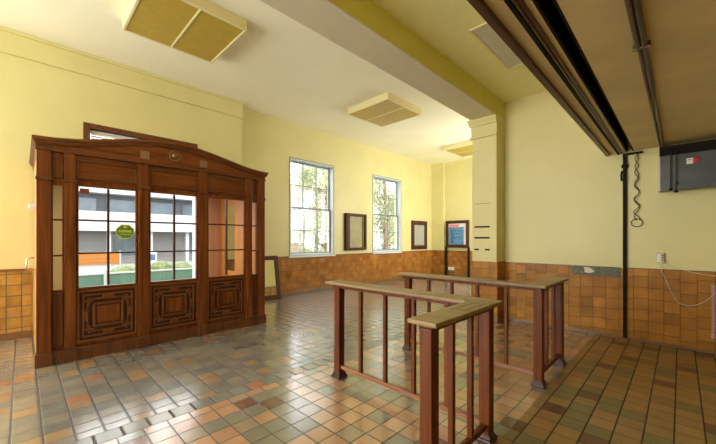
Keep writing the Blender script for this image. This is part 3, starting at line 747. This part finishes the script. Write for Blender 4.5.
# leaning mirror beside the vestibule
lm = empty('leaning_mirror', (-6.62, 3.85, 0), 'dark wood framed mirror leaning on the wainscot beside the vestibule', 'mirror')
def lean(mb):
    a = math.radians(9.0)
    bmesh.ops.transform(mb.bm, matrix=Matrix.Translation((-6.755, 0, 0.006)) @ Matrix.Rotation(-a, 4, 'Y'), verts=mb.bm.verts); return mb
lean(MB().frame_yz(-.035, 0, 3.40, 4.30, 0, 1.02, .10, .006)).build('frame', 'brown_frame', lm)
lean(MB().box(-.028, -.014, 3.48, 4.22, .08, .94)).build('mirror_glass', 'mirror', lm)

# ------------------------------------------------------------------ outside
GZ = -.40
tag(MB().box(-60, XB-.3, -40, 60, GZ-.1, GZ).build('street_ground', 'pave'), 'pale pavement and street outside', 'ground', kind='structure')
bu = empty('street_building', (-30, 4, GZ), 'white building across the street with a dark recessed storey', 'building')
MB().box(-36, -30, -30, 22, GZ, 2.0).build('ground_storey', 'facade_grey', bu)
MB().box(-36, -28.6, -30, 22, 2.0, 3.35).build('canopy_fascia', 'facade', bu)
MB().box(-36, -30.6, -30, 22, 3.35, 4.75).build('recess', 'facade_dark', bu)
MB().box(-36, -29.6, -30, 22, 4.75, 7.0).build('upper_wall', 'facade', bu)
for i in range(13):
    y = -14+i*2.6
    MB().box(-29.2, -28.9, y, y+.22, GZ, 2.0).build('column', 'facade', bu)
    if i % 2: MB().box(-30.02, -29.98, y+.5, y+2.0, .2, 1.75).build('window', 'shopglass', bu)
    MB().box(-30.61, -30.5, y+.2, y+2.2, 3.5, 4.4).build('upper_window', 'shopglass', bu)
fe = empty('fence', (-11, 3, GZ), 'low green boarded fence with white posts outside', 'fence')
MB().box(-11.02, -10.98, -6, 9, GZ, .47).build('panel', 'fence', fe)
MB().box(-11.04, -10.96, -6, 9, .47, .51).build('rail', 'facade', fe)
for y in (-3, -1.0, 1.52, 4.0, 6.5): MB().box(-10.97, -10.90, y, y+.07, GZ, .6).build('post', 'facade', fe)
# hedge: lumpy clipped row
hm = MB()
for i in range(33):
    y = -6+i*.36+random.uniform(-.1, .1); r = random.uniform(.26, .42)
    t = bmesh.new(); bmesh.ops.create_icosphere(t, subdivisions=2, radius=r)
    for vv in t.verts: vv.co *= random.uniform(.86, 1.12)
    hm._merge(t, 0, Matrix.Translation((-14+random.uniform(-.25, .25), y, GZ+.25+random.uniform(0, .42))))
tag(hm.build('hedge', 'hedge'), 'yellow green hedge behind the green fence', 'hedge')
bn = empty('banner', (-16, 2.0, GZ), 'orange banner with two lines of lettering behind the hedge', 'banner')
MB().box(-16.02, -16, 1.25, 2.72, .44, .86).build('cloth', 'orange', bn)
m = MB()
for i in range(9): m.box(-16.0, -15.99, 1.45+i*.12, 1.53+i*.12, .68, .76)
for i in range(10): m.box(-16.0, -15.99, 1.50+i*.10, 1.565+i*.10, .53, .61)
m.build('lettering', 'ink', bn)
for y in (1.22, 2.72): MB().box(-16.05, -15.98, y, y+.05, GZ, .95).build('post', 'facade', bn)
sg = empty('street_sign', (-16, 3.9, GZ), 'small white sign with a blue square behind the hedge', 'sign')
MB().box(-15.95, -15.92, 3.62, 4.02, .42, .85).build('panel', 'white', sg)
MB().box(-15.92, -15.91, 3.74, 3.96, .52, .78).build('blue_square', 'signblue', sg)
MB().box(-15.93, -15.91, 3.80, 3.84, GZ, .42).build('post', 'facade', sg)
def tree(x, y, h, rad, leaf, label, nl=9000):
    o = empty('tree', (x, y, GZ), label, 'tree', 'trees outside the tall windows')
    tk = MB(); tk.tube([(x, y, GZ), (x+.08, y+.05, GZ+h*.3), (x-.05, y+.1, GZ+h*.6), (x, y, GZ+h*.92)], [.17, .13, .09, .03], 9)
    cs = []
    for k in range(26):
        a = random.uniform(0, 6.28); q = random.uniform(.12, .95); rr = rad*(1-.55*q)*random.uniform(.35, 1)
        c = Vector((x+rr*math.cos(a), y+rr*math.sin(a), GZ+h*q)); cs.append(c)
        st_ = Vector((x, y, GZ+h*max(.08, q-.12)))
        tk.tube([st_, st_.lerp(c, .6)+Vector((0, 0, .1)), c], [.04, .025, .01], 5)
    tk.build('trunk', 'bark', o, True)
    me = bpy.data.meshes.new('foliage'); vs = []; fs = []
    for i in range(nl):
        c = random.choice(cs) + Vector((random.gauss(0, .32), random.gauss(0, .32), random.gauss(0, .32)))
        u = Vector((random.gauss(0, 1), random.gauss(0, 1), random.gauss(0, 1))).normalized(); w_ = u.orthogonal().normalized()
        s1, s2 = random.uniform(.05, .10), random.uniform(.025, .045)
        k = len(vs); vs += [c-u*s1, c+w_*s2, c+u*s1, c-w_*s2]; fs.append((k, k+1, k+2, k+3))
    me.from_pydata([tuple(q-Vector((x, y, GZ))) for q in vs], [], fs); me.materials.append(M[leaf])
    fo = bpy.data.objects.new('foliage', me); C.objects.link(fo); fo.parent = o
    return o
tree(-12.9, 10.8, 7.5, 1.9, 'leaf', 'pale green tree outside the nearer tall window, left half of its view')
tree(-17.6, 13.9, 9.5, 2.4, 'leaf_dry', 'brownish tree outside the nearer tall window, right half of its view')
tree(-12.8, 15.4, 7.5, 1.9, 'leaf', 'pale green tree outside the farther tall window, left half of its view')
tree(-17.8, 21.2, 9.5, 2.4, 'leaf', 'pale green tree outside the farther tall window, right half of its view')

# ------------------------------------------------------------------ light
wd = bpy.data.worlds.new('World'); S.world = wd; wd.use_nodes = True
bg = wd.node_tree.nodes['Background']; bg.inputs[0].default_value = (.95, .98, 1.0, 1); bg.inputs[1].default_value = 1.0
WS = 5.5
bg.inputs[1].default_value = WS
def portal(name, loc, rot, sx, sy):
    l = bpy.data.lights.new(name, 'AREA'); l.shape = 'RECTANGLE'; l.size = sx; l.size_y = sy; l.cycles.is_portal = True
    o = bpy.data.objects.new(name, l); C.objects.link(o); o.location = loc; o.rotation_euler = rot
H = math.pi/2
for h in W: portal('window_portal', (XB-.26, (h[0]+h[1])/2, (h[2]+h[3])/2), (H, 0, -H), h[1]-h[0], h[3]-h[2])
portal('window_portal', (XL-.28, (DY0+DY1)/2, 1.21), (H, 0, -H), DY1-DY0, 2.42)
def daylight(loc, rot, sx, sy, rad, col=(.985, 1, .955)):  # area lights added in the unseen openings as fill
    l = bpy.data.lights.new('window_daylight', 'AREA'); l.shape = 'RECTANGLE'; l.size = sx; l.size_y = sy
    l.energy = rad*math.pi*sx*sy; l.color = col
    o = bpy.data.objects.new('window_daylight', l); C.objects.link(o); o.location = loc; o.rotation_euler = rot
for h in LW: daylight((XL-.03, (h[0]+h[1])/2, (h[2]+h[3])/2), (H, 0, -H), h[1]-h[0]-.1, h[3]-h[2]-.1, 4.5)
for h, e in zip(NW, (8.5, 8)): daylight(((h[0]+h[1])/2, YN-.03, (h[2]+h[3])/2), (H, 0, 0), h[1]-h[0]-.1, h[3]-h[2]-.1, e)
for h in PW: daylight((PX0-.01, (h[0]+h[1])/2, (h[2]+h[3])/2), (H, 0, H), h[1]-h[0]-.1, h[3]-h[2]-.1, 8)
sun = bpy.data.lights.new('sun', 'SUN'); sun.energy = 2.5; sun.angle = .03; sun.color = (1, .95, .86)
so_ = bpy.data.objects.new('sun', sun); C.objects.link(so_)
so_.rotation_euler = Vector((-.55, .25, -.80)).to_track_quat('-Z', 'Y').to_euler()

# ------------------------------------------------------------------ camera
cam = bpy.data.cameras.new('camera'); co = bpy.data.objects.new('camera', cam); C.objects.link(co)
co.location = (0, 0, 1.4); co.rotation_euler = (math.pi/2, 0, math.radians(44.4))
cam.sensor_width = 36; cam.lens = 329/716*36; cam.shift_y = 17.5/716; cam.clip_start = .02
S.camera = co
S.view_settings.view_transform = 'Standard'; S.view_settings.look = 'None'; S.view_settings.gamma = 1
S.view_settings.use_curve_mapping = False
S.view_settings.exposure = 0.06
try:
    S.cycles.max_bounces = 12; S.cycles.diffuse_bounces = 8; S.cycles.transparent_max_bounces = 16
except Exception: pass
